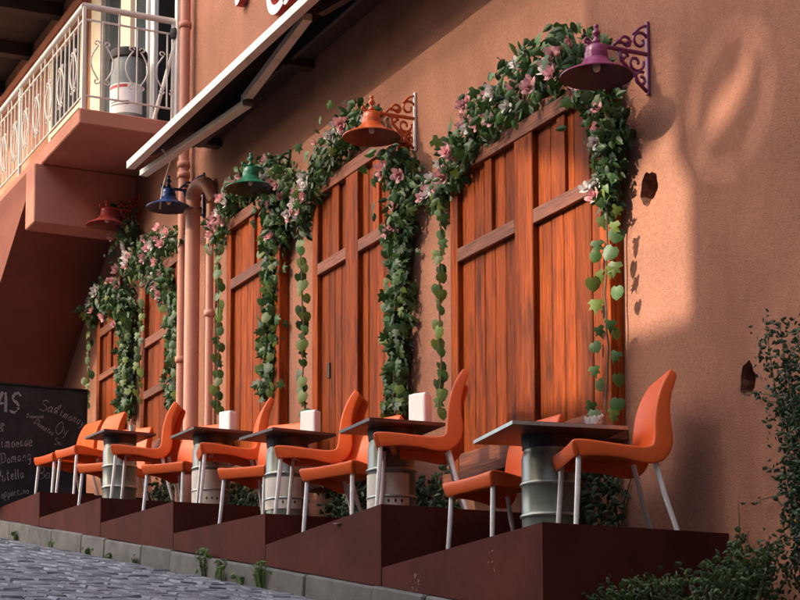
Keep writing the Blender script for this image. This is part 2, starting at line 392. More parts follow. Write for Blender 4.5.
for k, yy in enumerate((-.76, -.60, -.42, -.25, -.12)):
    if k in (0, 2, 4): scrollbar(XE, yy, (0, 1), R)
    else: plainbar(XE, yy, R)
x = -16.55; k = 0
while x > -21.2:
    if k % 3 == 1: scrollbar(x, YE, (1, 0), R)
    else: plainbar(x, YE, R)
    x -= .15; k += 1
# balcony doors and wall trim
MB().box(-17.2, -16.2, .62, .64, 5.9, 8.3).build('room_back', INTERIOR, B)
m = MB().box(-16.99, -16.98, .0, .6, 5.95, 8.1).box(-16.36, -16.35, .0, .6, 5.95, 8.1).box(-16.99, -16.35, 0, .6, 8.1, 8.11).box(-16.99, -16.35, 0, .6, 5.95, 5.96); m.build('doorway_reveal', INTERIOR, B)
for (a, b) in ((-17.10, -16.985), (-16.355, -16.29)): MB().cbox(a, b, -.05, -.002, 5.99, 8.2).build('door_frame', FRAMEW, B)
MB().cbox(-17.55, -17.14, -.07, -.02, 5.99, 7.9).build('open_door_leaf', FRAMEW, B)
MB().cbox(-17.50, -17.19, -.074, -.0705, 6.85, 7.8).build('door_pane', GLASSD, B)
MB().cbox(-17.95, -17.62, -.10, -.002, 5.99, 8.6).build('pilaster', FRAMEY, B)
MB().cbox(-18.72, -18.22, -.03, -.002, 6.1, 8.4).build('window_pane', GLASSD, B)
MB().cbox(-19.10, -18.74, -.08, -.002, 5.99, 8.6).build('pilaster', FRAMEY, B)
for (a, b) in ((-20.9, -20.8), (-19.6, -19.5)): MB().cbox(a, b, -.06, -.002, 6.2, 8.2).build('window_frame', FRAMEY, B)
MB().cbox(-20.79, -19.61, -.03, -.003, 6.25, 8.15).build('window_pane', GLASSD, B)
MB().cbox(-20.79, -19.61, -.06, -.031, 7.2, 7.26).build('window_frame', FRAMEY, B)
# eave over the balcony
MB().cbox(-30, -18.2, -1.7, -.002, 8.76, 8.95).build('eave', EAVE, B)
for xx in (-19.2, -20.6, -22.0, -23.4): MB().cbox(xx-.07, xx+.07, -1.68, -.01, 8.60, 8.757).build('eave_beam', EAVE, B)
MB().cbox(-30, -18.2, -.09, -.003, 8.40, 8.50).build('cornice', STUCCO2, B)
MB().cbox(-30, 6, -.35, .3, 9.5, 9.7).build('roof_edge', EAVE, B)
MB().box(-30, 6, .64, 6, -3, 9.5).build('building_core', INTERIOR, B)
# sign letters above the awning
def letters(txt, X, z, size, y=-.045, name='sign_letter'):
    cu = bpy.data.curves.new('t', 'FONT'); cu.body = txt; cu.size = size; cu.extrude = .035; cu.offset = .012
    to = bpy.data.objects.new('t', cu); COL.objects.link(to)
    me = bpy.data.meshes.new_from_object(to.evaluated_get(bpy.context.evaluated_depsgraph_get()))
    bpy.data.objects.remove(to)
    me.materials.clear(); me.materials.append(FRAMEW); me.materials.append(REDP)
    for p in me.polygons: p.material_index = 0 if p.center.z > .03 else 1
    o = bpy.data.objects.new(name, me); COL.objects.link(o); o.parent = B
    o.location = Vector((X, y, z))-B.location; o.rotation_euler = (pi/2, 0, 0); return o
bpy.context.view_layer.update()
letters('J', -14.60, 6.65, .6); letters('C', -13.92, 6.10, .6); letters('a', -13.55, 6.10, .6)

# ------------------------------------------------------------------ unseen sun blocker across the street, added to shade and pattern the wall
T = 20/.342
fx, fz = -.05*T, .2*T
def F3(a, b): return (a+fx, -20.0, b+fz)
SLAT_H = .041
patch = [(-9.62, 2.02), (-8.80, 1.96), (-8.62, 2.30), (-7.985, 2.28), (-7.97, 3.02), (-8.12, 3.24), (-8.07, 3.40), (-8.25, 3.36), (-8.45, 3.28), (-8.64, 3.12), (-9.1, 3.45), (-9.62, 3.62)]  # opening shaped to throw the sun patch on wall and door
leafh = [(-7.84, 3.15), (-7.81, 3.27), (-7.75, 3.36), (-7.63, 3.44), (-7.52, 3.47), (-7.42, 3.64), (-7.425, 3.47), (-7.46, 3.38), (-7.55, 3.29), (-7.68, 3.235), (-7.77, 3.22)]  # leaf-shaped opening, stands in for sunlight reflected off windows
loops = [[(-22, -17), (13, -19), (13, 8.4), (-9.0, 8.4), (-9.0, 3.72), (-9.66, 3.72), (-9.66, kerb_z(-9.66)+.45), (-22, kerb_z(-22)+.45)], patch, leafh]
cx, cz = -7.60, 3.36
def earc(a0, a1, k0, k1, n=9):
    o = [(cx+.335*k0*cos(a)+.02*sin(a), cz+.37*k0*sin(a)) for a in [a0+(a1-a0)*i/n for i in range(n+1)]]
    i_ = [(cx+.335*k1*cos(a)+.02*sin(a), cz+.37*k1*sin(a)) for a in [a1+(a0-a1)*i/n for i in range(n+1)]]
    return o+i_
for q in range(4): loops.append(earc(q*pi/2+.12+.3, q*pi/2+pi/2-.06+.3, 1.04, .945))  # ring of openings imitating window-reflected sunlight
for k in range(5): loops.append([(-8.62, 3.42+k*.085), (-8.10, 3.45+k*.085), (-8.10, 3.49+k*.085), (-8.62, 3.46+k*.085)])  # slits that pass weakened sun around the lamp shadow
NB = thing('sun_blocker', (-12, -20, -3), 'unseen sun blocker across the street, pierced and slatted to shape the light', 'building')
fo = fill_loops(loops, F3).build('sun_mask', BLOCKER, NB)
sm = fo.modifiers.new('thickness', 'SOLIDIFY'); sm.thickness = .03; sm.offset = -1
z = 1.52
while z < 8.4:                                        # slats added to dim the sun on the uphill wall
    xl_ = max(-22, -(z+.1)/.1572+.05); xr_ = -9.68 if z < 3.74 else -9.02
    a_ = F3(xl_, z); b_ = F3(xr_, z)
    if xr_ > xl_+.2: MB().box(a_[0], b_[0], -20.01, -19.99, a_[2], a_[2]+(SLAT_H if z < 4.9 else .058)).build('sun_slat', BLOCKER, NB)
    z += .075
DB = thing('downhill_blocker', (4, -10, -3), 'unseen wall added downhill to block light from that side', 'building')
MB().box(4, 4.4, -20.5, -.5, -4, 13).build('blocker_wall', BLOCKER, DB)  # out of view, added to darken faces turned downhill

# ------------------------------------------------------------------ drainpipes
def pipe(X, y, z0, z1, r, label, mat, collars, elbow=False):
    t = thing('drainpipe', (X, y, z0), label, 'pipe')
    pts = [(X, y, z0), (X, y, z1)]
    if elbow:
        pts = [(X, y, z0)]+[(X+.10*(1-cos(a)), y+.05*(1-cos(a)), z1+.10*sin(a)) for a in [pi*i/12 for i in range(10)]]
        pts.append((X+.21, y+.14, z1-.06))
    MB().tube(pts, r, 18).build('pipe', mat, t, smooth=True, auto=50)
    for z in collars: MB().lathe([(r, -.03), (r+.012, -.028), (r+.014, 0), (r+.012, .028), (r, .03)], (X, y, z), 18).build('collar', mat, t, smooth=True)
    return t
pipe(-15.93, -.09, 2.2, 9.4, .048, 'thin terracotta drainpipe running up past the balcony', PIPE, (5.35, 5.45, 6.8, 3.6))
pipe(-15.52, -.14, 2.2, 5.02, .068, 'thick pink clay pipe with curved elbow top', CLAY, (4.88,), True)
pipe(-15.28, -.06, 2.3, 4.9, .035, 'slim painted pipe beside the thick clay pipe', CLAY, (3.9,))

# ------------------------------------------------------------------ lamps
def make_lamp(loc, colour, inner, label, name):
    t = thing('wall_lamp', loc, label, 'lamp', 'bell shade lamps along the wall')
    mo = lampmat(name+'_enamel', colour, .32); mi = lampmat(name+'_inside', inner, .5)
    MB().cbox(-.013, .013, -.018, -.001, -.235, .19, .004).build('wall_plate', mo if name != 'orange' else ALU, t, local=True)
    yl = -.345
    m = MB().tube([(0, -.018, 0), (0, yl-.06, 0)], .013, 8); m.build('arm', mo, t, local=True, smooth=True, auto=50)
    m = MB().lathe([(.0, .0), (.02, .005), (.024, .02), (.014, .035), (.01, .045), (.022, .058), (.024, .07), (.013, .085), (.009, .092), (.016, .10), (.014, .112), (0, .12)], (0, yl, .0), 14); m.build('finial', mo, t, local=True, smooth=True)
    ax = (0, 1)
    def sc(pts, r): MB().tube(pts, r, 6).build('scroll', mo, t, local=True, smooth=True)
    def S(c, r0, r1, a0, a1, r=.0095): sc([(0, p[1], p[2]) for p in spiral((0, c[0], c[1]), r0, r1, a0, a1, ax, 18)], r)
    S((-.06, .07), .06, .018, -.4, 2.2*pi); S((-.15, .045), .045, .012, pi+.3, -.8*pi); S((-.09, -.06), .055, .014, .3, -2.1*pi)
    S((-.055, -.15), .045, .014, 1.2, 1.2+2.2*pi); S((-.17, -.035), .03, .01, 0, 2*pi); S((-yl*-1-.06, .012), .02, .01, -1.2, 1.6*pi, .008)
    sc([(0, -.20, -.01), (0, -.185, -.06), (0, -.14, -.10), (0, -.10, -.125), (0, -.075, -.17), (0, -.02, -.215)], .011)
    sc([(0, -.02, .165), (0, -.06, .145), (0, -.105, .10)], .009); sc([(0, -.235, .012), (0, -.20, .05), (0, -.16, .035), (0, -.12, .06)], .011)
    z = -.185
    sh = [(.202, 0), (.203, .006), (.19, .014), (.16, .028), (.125, .046), (.095, .066), (.078, .084), (.072, .096), (.066, .10), (.066, .135), (.060, .14), (.060, .168), (.050, .178), (.02, .184), (.0, .185)]
    o = MB().lathe(sh, (0, yl, z), 36).build('shade', mo, t, local=True, smooth=True, auto=50)
    ins = [(r-.006 if r > .02 else r, zz-.004) for r, zz in sh[1:-2]]+[(0, .165)]
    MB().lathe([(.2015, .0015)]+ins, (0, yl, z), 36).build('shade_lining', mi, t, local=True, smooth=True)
    MB().lathe([(0, .03), (.014, .033), (.022, .05), (.02, .068), (.012, .085), (.012, .11)], (0, yl, z), 12).build('bulb', BULB, t, local=True, smooth=True)
    return t
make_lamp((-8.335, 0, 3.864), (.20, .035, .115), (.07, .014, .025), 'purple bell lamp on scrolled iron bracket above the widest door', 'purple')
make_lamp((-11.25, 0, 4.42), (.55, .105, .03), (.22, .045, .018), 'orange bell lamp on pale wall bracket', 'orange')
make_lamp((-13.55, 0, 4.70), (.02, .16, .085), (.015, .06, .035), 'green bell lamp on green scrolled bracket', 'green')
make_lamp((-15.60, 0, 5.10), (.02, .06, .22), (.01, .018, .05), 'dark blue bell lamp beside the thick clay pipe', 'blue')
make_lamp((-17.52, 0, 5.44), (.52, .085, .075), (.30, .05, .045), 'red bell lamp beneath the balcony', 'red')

# ------------------------------------------------------------------ awning
A = thing('awning', (-13, 0, 5.5), 'half folded awning with cream front bar and dark cloth', 'awning')
yA, zA, xa, xb = -.655, 5.31, -15.74, -9.2
m = MB()
prof = [(-.045, -.035), (-.045, .03), (-.02, .05), (.035, .045), (.045, .0), (.03, -.035)]
for X in (xa, xb): m.v += [(X, yA+a, zA+b) for a, b in prof]
n = 6; m.f += [(k, (k+1) % n, n+(k+1) % n, n+k) for k in range(n)]+[tuple(range(n))[::-1], tuple(range(n, 2*n))]
m.build('front_bar', CREAM, A)
m = MB(); N = 10
for i in range(N+1):
    t = i/N; yy = -.14+(yA+.02+.14)*t; zz = 5.62+(zA+.035-5.62)*t-.03*sin(pi*t)
    m.v += [(xa+.08, yy, zz), (xb-.05, yy, zz)]
m.f += [(2*i, 2*i+1, 2*i+3, 2*i+2) for i in range(N)]
o = m.build('awning_cloth', CLOTH, A, smooth=True); o.modifiers.new('thickness', 'SOLIDIFY').thickness = .004
MB().cbox(-15.45, xb, -.17, -.004, 5.47, 5.66, .02).build('cassette', CASS, A)
MB().tube([(-15.40, -.19, 5.46), (xb, -.19, 5.46)], .022, 10).build('torsion_bar', CASS, A, smooth=True, auto=50)
for X in (-15.2, -13.1, -11.0): MB().cbox(X-.05, X+.05, -.22, -.003, 5.40, 5.47, .01).build('wall_bracket', CASS, A)
def bar(p, q, w, h, name, mat):
    p, q = Vector(p), Vector(q); d = (q-p).normalized(); s = d.cross(Vector((0, 0, 1))).normalized()*w/2; u = s.cross(d).normalized()*h/2
    m = MB(); m.v = [tuple(c+a*s+b*u) for c in (p, q) for a, b in ((-1, -1), (1, -1), (1, 1), (-1, 1))]
    m.f = [(0, 1, 5, 4), (1, 2, 6, 5), (2, 3, 7, 6), (3, 0, 4, 7), (3, 2, 1, 0), (4, 5, 6, 7)]
    return m.build(name, mat, A)
bar((-15.80, -.52, 5.27), (-13.60, -.36, 5.24), .075, .05, 'folding_arm', CREAM)
bar((-13.62, -.37, 5.28), (-12.05, -.49, 5.375), .07, .055, 'folding_arm', CREAM)
bar((-15.28, -.18, 5.43), (-13.56, -.34, 5.30), .06, .045, 'folding_arm', CASS)
bar((-10.9, -.18, 5.43), (-11.9, -.45, 5.36), .06, .045, 'folding_arm', CASS)
MB().lathe([(0, -.05), (.045, -.045), (.05, 0), (.045, .045), (0, .05)], (-13.58, -.36, 5.27), 14).build('elbow_joint', CASS, A)
MB().tube([(-15.1, -.58, 5.28), (-15.08, -.53, 5.22)], .008, 6).build('strap', CREAM, A)
MB().tube([(-15.25, -.45, 5.24), (-15.5, -.44, 5.05), (-15.62, -.42, 4.90)], .006, 6).build('pull_cord', CREAM, A)

# ------------------------------------------------------------------ garlands
def leaf_mesh(kind, size, rng):
    if kind == 'ivy': P = [(0, 0), (.30, -.10), (.50, .16), (.28, .30), (.42, .62), (.16, .60), (0, 1.0), (-.16, .60), (-.42, .62), (-.28, .30), (-.50, .16), (-.30, -.10)]
    elif kind == 'round': P = [(0, .06), (.22, -.08), (.46, .08), (.52, .38), (.36, .70), (0, .95), (-.36, .70), (-.52, .38), (-.46, .08), (-.22, -.08)]
    else: P = [(0, 0), (.20, .18), (.27, .45), (.18, .75), (0, 1.05), (-.18, .75), (-.27, .45), (-.20, .18)]
    V = [(0, .38*size, .03*size)]+[(x*size, y*size, -.22*size*abs(x)-.10*size*y*y+rng.uniform(-.02, .02)*size) for x, y in P]
    n = len(P); return V, [(0, k+1, (k+1) % n+1) for k in range(n)]
lrng = random.Random(11); LPROTO = {}
def lproto(kind, mat):
    key = (kind, mat.name)
    if key not in LPROTO:
        LPROTO[key] = []
        for i in range(3):
            V, F = leaf_mesh(kind, 1.0, lrng); me = bpy.data.meshes.new('leaf'); me.from_pydata(V, [], F); me.materials.append(mat)
            me.polygons.foreach_set('use_smooth', [True]*len(F)); LPROTO[key].append(me)
    return lrng.choice(LPROTO[key])
def leafrot(rng, spread=.7, up=False):
    # leaf tip hangs down, face looks out to the street (-y)
    q = Quaternion((1, 0, 0), -pi/2+rng.uniform(-.5, .35)) if up else Quaternion((1, 0, 0), pi/2+rng.uniform(-.35, .6))
    if not up: q = q @ Quaternion((0, 0, 1), pi)
    return Quaternion((0, 0, 1), rng.uniform(-spread, spread)+.55) @ Quaternion((0, 1, 0), rng.uniform(-spread, spread)*1.3) @ q
def add_leaf(par, p, size, kind, mat, rng, spread=.7):
    o = bpy.data.objects.new('leaf', lproto(kind, mat)); COL.objects.link(o); o.parent = par
    o.location = Vector(p)-par.location; o.rotation_mode = 'QUATERNION'; o.rotation_quaternion = leafrot(rng, spread); o.scale = (size, size, size); return o
def foliage(parent, pts, mat, rng, kind='plain', smin=.05, smax=.09, name='foliage', spread=1.2, stuff=True):
    m = MB(); m.a = []
    for p in pts:
        s = rng.uniform(smin, smax); V, F = leaf_mesh(kind, s, rng); q = leafrot(rng, spread)
        if rng.random() < .3: q = Quaternion((rng.uniform(-1, 1), rng.uniform(-1, 1), rng.uniform(-1, 1)), rng.uniform(0, 2)).normalized() @ q
        P = Vector(p); m.add([tuple(P+q @ Vector(v)) for v in V], F); r = rng.random(); m.a += [r]*len(F)
    o = m.build(name, mat, parent)
    if stuff: o['kind'] = 'stuff'
    return o
def flower_mesh(mat):
    m = MB(); g = random.Random(2)
    for ring, (n, R, tilt) in enumerate(((5, 1.0, .5), (5, .75, .95), (4, .45, 1.25))):
        for k in range(n):
            a = 2*pi*k/n+ring*.5+g.uniform(-.15, .15); w = .42*R; L = R
            base = Vector((0, 0, 0)); d = Vector((cos(a)*cos(tilt), sin(a)*cos(tilt), sin(tilt))); s = Vector((-sin(a), cos(a), 0)); nz = s.cross(d)*-1
            pts = [base, base+d*L*.5+s*w*.8-nz*.05, base+d*L*.92+s*w*.5+nz*.10, base+d*L*1.05+nz*.16, base+d*L*.92-s*w*.5+nz*.10, base+d*L*.5-s*w*.8-nz*.05]
            m.add(pts, [(0, 1, 2, 3), (0, 3, 4, 5)])
    me = bpy.data.meshes.new('flower'); me.from_pydata([tuple(v) for v in m.v], [], m.f); me.materials.append(mat); me.polygons.foreach_set('use_smooth', [True]*len(m.f)); return me
FLM = [flower_mesh(PINK), flower_mesh(PINK), flower_mesh(WHITEP)]
def add_flower(par, p, size, rng, pale=.25):
    o = bpy.data.objects.new('flower', FLM[2] if rng.random() < pale else FLM[0]); COL.objects.link(o); o.parent = par
    o.location = Vector(p)-par.location; o.scale = (size,)*3; o.rotation_mode = 'QUATERNION'
    o.rotation_quaternion = Vector((rng.uniform(-.2, .9), -1, rng.uniform(-.7, .5))).to_track_quat('Z', 'Y') @ Quaternion((0, 0, 1), rng.uniform(0, 6)); return o
def along(pts, t):
    n = len(pts)-1; i = min(int(t*n), n-1); u = t*n-i; return tuple(a+(b-a)*u for a, b in zip(pts[i], pts[i+1]))
def garland(label, mass, masses2, left, right, nfl, seed, ntop=520, nind=130, rdense=0):
    # mass: list (X,z,radius) along the top; masses2: dense right shoulder; left/right: (X0,z0,X1,z1) hanging strands
    rng = random.Random(seed); g = thing('flower_garland', (left[2], -.1, left[3]), label, 'garland', 'flower garlands round the wooden doors')
    st = MB()
    st.tube([(p[0], -.11, p[1]) for p in mass], .012, 6); st.tube([(p[0], -.11, p[1]) for p in masses2], .012, 6)
    for (x0, z0, x1, z1) in (left, right): st.tube([(x0+(x1-x0)*i/12+rng.uniform(-.008, .008), -.125+rng.uniform(-.01, .01), z0+(z1-z0)*i/12) for i in range(13)], .006, 5)
    st.build('stem', STEM, g)
    def pt(path, k=1.0):
        x, z, r = along(path, rng.random()); a = rng.uniform(0, 2*pi); q = r*k*sqrt(rng.random())
        return (x+q*cos(a), -.02-abs(rng.gauss(0, 1))*min(.09, r*.6)-.03, z+q*sin(a))
    foliage(g, [pt(mass) for _ in range(ntop)]+[pt(masses2) for _ in range(int(ntop*.55))], LEAFS, rng, 'plain', .045, .095)
    for i in range(nind):
        x, y, z = pt(mass if i % 3 else masses2); add_leaf(g, (x, y-.03, z), rng.uniform(.06, .1), rng.choice(('ivy', 'plain', 'ivy')), LEAF if rng.random() < .78 else LEAFY, rng, .9)
    # left strand: single file of round leaves
    x0, z0, x1, z1 = left; z = z0; side = 1
    while z > z1:
        t = (z-z0)/(z1-z0); x = x0+(x1-x0)*t
        add_leaf(g, (x+side*.025, -.13+rng.uniform(-.02, .01), z), rng.uniform(.075, .105), rng.choice(('round', 'round', 'ivy')), LEAF if rng.random() < .5 else LEAFY, rng, .33); z -= rng.uniform(.05, .085); side = -side
    x0, z0, x1, z1 = right; z = z0
    while z > z1:
        t = (z-z0)/(z1-z0); x = x0+(x1-x0)*t
        for s in (-1, 1):
            if rng.random() < .9: add_leaf(g, (x+s*rng.uniform(.07, .13), -.13+rng.uniform(-.03, .02), z+rng.uniform(-.03, .03)), rng.uniform(.07, .10), rng.choice(('round', 'ivy')), LEAF if rng.random() < .5 else LEAFY, rng, .4)
        z -= rng.uniform(.06, .095)
    if rdense:
        pts = []
        for _ in range(rdense):
            t = rng.random(); pts.append((right[0]+(right[2]-right[0])*t+rng.gauss(0, .07), -.05-abs(rng.gauss(0, .05)), right[1]+(right[3]-right[1])*t))
        foliage(g, pts, LEAFS, rng, 'ivy', .06, .11, 'hanging_foliage')
    for i in range(nfl):
        x, y, z = pt(mass if i % 6 else masses2, .85); add_flower(g, (x, min(y-.05, -.15-rng.uniform(0, .06)), z), rng.uniform(.045, .072), rng)
    return g
garland('pink flowered ivy garland over the widest door beneath the purple lamp',
        [(-10.80, 3.70, .07), (-10.54, 3.78, .12), (-10.3, 3.90, .15), (-10.09, 4.02, .18), (-9.83, 4.08, .21), (-9.57, 4.10, .23), (-9.27, 4.10, .23), (-8.98, 4.06, .20), (-8.78, 3.96, .15)],
        [(-8.72, 3.86, .12), (-8.66, 3.7, .13), (-8.57, 3.5, .12), (-8.60, 3.38, .10), (-8.62, 3.21, .09), (-8.66, 3.05, .06)],
        (-10.64, 3.65, -10.66, 2.21), (-8.60, 3.04, -8.63, 1.87), 48, 21, 900, 190)
garland('pink flowered ivy garland around the door beneath the orange lamp',
        [(-13.06, 4.12, .10), (-12.9, 4.32, .14), (-12.71, 4.42, .15), (-12.48, 4.52, .15), (-12.2, 4.62, .16), (-11.97, 4.66, .16), (-11.7, 4.5, .1)],
        [(-11.51, 4.15, .12), (-11.30, 4.08, .17), (-11.12, 3.90, .18), (-11.22, 3.79, .14), (-11.30, 3.6, .10)],
        (-13.02, 4.07, -12.96, 2.63), (-11.33, 3.63, -11.37, 2.36), 36, 22, 620, 150, 380)
garland('pink flowered ivy garland around the door beneath the green lamp',
        [(-14.99, 4.49, .12), (-14.74, 4.65, .15), (-14.5, 4.76, .14), (-14.15, 4.81, .13), (-13.74, 4.78, .14), (-13.37, 4.62, .13), (-13.20, 4.3, .12)],
        [(-13.72, 4.62, .14), (-13.60, 4.38, .16), (-13.40, 4.28, .15), (-13.64, 4.15, .12)],
        (-14.86, 4.41, -14.87, 2.95), (-13.69, 4.16, -13.75, 2.89), 28, 23, 560, 140, 340)
garland('pink flowered ivy garland around the door behind the pipes',
        [(-17.53, 5.4, .15), (-17.45, 5.12, .18), (-17.51, 4.91, .17), (-17.12, 4.81, .17), (-16.81, 4.85, .16), (-16.36, 4.84, .15), (-15.93, 4.75, .14)],
        [(-16.65, 4.6, .16), (-16.35, 4.45, .16), (-16.15, 4.25, .14)],
        (-17.04, 4.41, -17.12, 3.43), (-16.08, 4.19, -16.1, 3.21), 26, 24, 560, 120, 300)
garland('ivy garland around the door beside the chalkboard',
        [(-18.75, 4.62, .12), (-18.46, 4.72, .15), (-18.04, 4.72, .17), (-17.7, 4.64, .16)],
        [(-17.75, 4.6, .15), (-17.65, 4.4, .16)],
        (-18.82, 4.59, -18.84, 3.68), (-17.65, 4.54, -17.60, 3.36), 12, 25, 420, 110, 380)

# ------------------------------------------------------------------ stepped platforms
PL = [(-7.686, -9.494, 1.107, 1.051), (-9.506, -11.288, 1.418, 1.365), (-11.300, -13.152, 1.575, 1.642), (-13.164, -15.034, 1.884, 1.935), (-15.046, -17.022, 2.15, 2.208), (-17.034, -18.95, 2.455, 2.50), (-18.962, -20.9, 2.75, 2.78)]
PLN = ['maroon wooden platform with pale scuffs, under the table nearest the bare wall', 'maroon wooden platform under the widest door', 'maroon wooden platform beneath the orange lamp', 'maroon wooden platform beneath the green lamp', 'maroon wooden platform beside the drainpipes', 'maroon wooden platform carrying the chalkboard', 'maroon wooden platform uphill behind the chalkboard']
YF = -1.10
def zp(i, X):
    a, b, c, d = PL[i]; return c+(d-c)*(X-a)/(b-a)
for i, (xr, xl, zr, zl) in enumerate(PL):
    t = thing('wooden_platform', ((xr+xl)/2, -.55, kerb_z((xr+xl)/2)), PLN[i], 'platform', 'stepped platforms along the wall')
    zb = lambda X: kerb_z(X)+.004
    def slab(xa_, xb_, y0, y1, za, zb_, z2, z3):
        m = MB(); m.v = [(xa_, y0, za), (xb_, y0, zb_), (xb_, y1, zb_), (xa_, y1, za), (xa_, y0, z2), (xb_, y0, z3), (xb_, y1, z3), (xa_, y1, z2)]
        m.f = [(3, 2, 1, 0), (4, 5, 6, 7), (0, 1, 5, 4), (1, 2, 6, 5), (2, 3, 7, 6), (3, 0, 4, 7)]; return m
    slab(xl, xr-.022, YF, YF+.02, zb(xl), zb(xr), zl+.002, zr+.002).build('front_panel', PLAT, t)
    slab(xr-.02, xr, YF, -.002, zb(xr-.02)-.35*(i == 0), zb(xr)-.35*(i == 0), zr+.003, zr+.003).build('end_panel', PLAT, t)
    nb = 6
    for k in range(nb):
        y0 = YF+.021+(1.075/nb)*k; y1 = y0+1.075/nb-.005
        slab(xl, xr-.022, y0, y1, zl-.03, zr-.03, zl, zr).build('deck_board', DECK, t)
    if i == 0:
        g = random.Random(8)
        for (sx, sz, n) in ((-9.05, .93, 16), (-9.10, .86, 14), (-8.2, .97, 5)):
            m = MB()
            for k in range(n):
                a = sx+g.uniform(-.035, .035); b = sz+g.uniform(-.05, .05); L = g.uniform(.006, .03); an = g.uniform(.2, 1.9); w_ = g.uniform(.001, .004); N_ = 7; c_, s_ = cos(an), sin(an); up_ = [(L*(q_/N_-.5), w_*sin(pi*q_/N_)*g.uniform(.3, 1.2)) for q_ in range(N_+1)]; lo_ = [(L*(q_/N_-.5), -w_*sin(pi*q_/N_)*g.uniform(.3, 1.2)) for q_ in range(N_-1, 0, -1)]; m.add([(a+u_*c_-v_*s_, YF-.002, b+u_*s_+v_*c_) for u_, v_ in up_+lo_], [tuple(range(len(up_)+len(lo_)))])
            m.build('scuff', SCUFF, t)['kind'] = 'stuff'
    if i == 1: MB().lathe([(0, .0), (.03, .0), (.03, .004)], (-10.1, YF-.004, zp(1, -10.1)-.03), 10).build('knot', SCUFF, t)

# ------------------------------------------------------------------ chairs
def chair_shell():
    prof = [(-.218, .375), (-.233, .42), (-.237, .450), (-.226, .459), (-.16, .457), (-.06, .443), (.04, .430), (.125, .422), (.168, .430), (.183, .462), (.186, .53), (.192, .60), (.206, .67), (.230, .738), (.266, .802), (.284, .826)]
    wid = [.205, .215, .220, .222, .222, .220, .218, .216, .214, .212, .208, .205, .201, .197, .192, .180]
    fl = [.0, .03, .066, .082, .074, .058, .056, .078, .100, .096, .078, .066, .058, .050, .042, .026]
    m = MB(); n = len(prof); cols = 17
    for i in range(n):
        p0 = prof[max(i-1, 0)]; p1 = prof[min(i+1, n-1)]; ty, tz = p1[0]-p0[0], p1[1]-p0[1]; L = hypot(ty, tz); ny, nz = tz/L, -ty/L     # away from the sitter
        if i < 2: ny, nz = .9, -.3
        w = wid[i]; y, z = prof[i]; dip = 0 if i < 3 or i > 13 else .016
        row = []
        us = [-1, -1, -1, -.985, -.965, -.9, -.66, -.33, 0, .33, .66, .9, .965, .985, 1, 1, 1]
        for j, u in enumerate(us):
            if j in (0, 16): d = fl[i]+.008
            elif j in (1, 15): d = .014
            elif j in (2, 14): d = .004
            elif j in (3, 13): d = 0
            else: d = dip*max(0, 1-(u/.965)**2)
            row.append((u*w, y+ny*d, z+nz*d))
        m.v += row
    for i in range(n-1):
        for j in range(cols-1): m.f.append((i*cols+j, i*cols+j+1, (i+1)*cols+j+1, (i+1)*cols+j))
    return m
CS = 1.04
def make_chair():
    t = thing('cafe_chair', (0, 0, 0), 'x', 'chair', 'orange cafe chairs on the stepped platforms')
    o = chair_shell().build('seat_shell', ORANGE, t, local=True, smooth=True)
    s = o.modifiers.new('thickness', 'SOLIDIFY'); s.thickness = .011; s.offset = 0
    b = o.modifiers.new('smooth', 'SUBSURF'); b.levels = 1; b.render_levels = 2
    for sx in (-1, 1):
        MB().tube([(sx*.188, -.196, .425), (sx*.196, -.212, .2), (sx*.205, -.228, 0)], [.0135, .0135, .012], 12).build('leg', ALU, t, local=True, smooth=True, auto=50)
        MB().tube([(sx*.180, .175, .41), (sx*.190, .225, .2), (sx*.202, .285, 0)], [.0135, .0135, .012], 12).build('leg', ALU, t, local=True, smooth=True, auto=50)
    MB().cbox(-.15, .15, -.15, -.12, .395, .415).build('under_seat_rib', ORANGE, t, local=True)
    t.scale = (CS,)*3
    return t
chairs = [  # X, y, rotation, platform, label
    (-8.06, -.47, -18, 0, 'orange chair facing the street, closest to the bare wall with the hole'),
    (-9.10, -.53, 8, 0, 'orange chair uphill of the table with the small white flowers'),
    (-9.86, -.69, -28, 1, 'orange chair on the widest door side of the labelled keg table'),
    (-10.93, -.64, 24, 1, 'orange chair tucked uphill of the table beneath the orange lamp'),
    (-11.50, -.65, -34, 2, 'orange chair standing before the door beneath the orange lamp'),
    (-12.75, -.55, 28, 2, 'orange chair with its back to the wall between orange and green lamp doors'),
    (-13.40, -.565, -16, 3, 'orange chair standing before the door beneath the green lamp'),
    (-14.64, -.53, 30, 3, 'orange chair just downhill of the thick clay pipe'),
    (-15.25, -.66, -29, 4, 'orange chair standing before the drainpipes'),
    (-16.5, -.55, 28, 4, 'orange chair behind the keg table holding a small glass'),
    (-17.34, -.55, 8, 5, 'orange chair on the chalkboard platform, downhill one of the pair'),
    (-17.95, -.60, 8, 5, 'orange chair right in front of the chalkboard'),
]
c0 = make_chair()
for k, (X, y, a, i, lab) in enumerate(chairs):
    t = c0 if k == 0 else copy_tree(c0)
    t['label'] = lab; t.location = (X, y, zp(i, X)+.001)
    xr, xl, zr, zl = PL[i]; tilt = atan((zl-zr)/(xr-xl)); t.rotation_mode = 'QUATERNION'
    t.rotation_quaternion = Quaternion((0, 1, 0), tilt) @ Quaternion((0, 0, 1), radians(a))

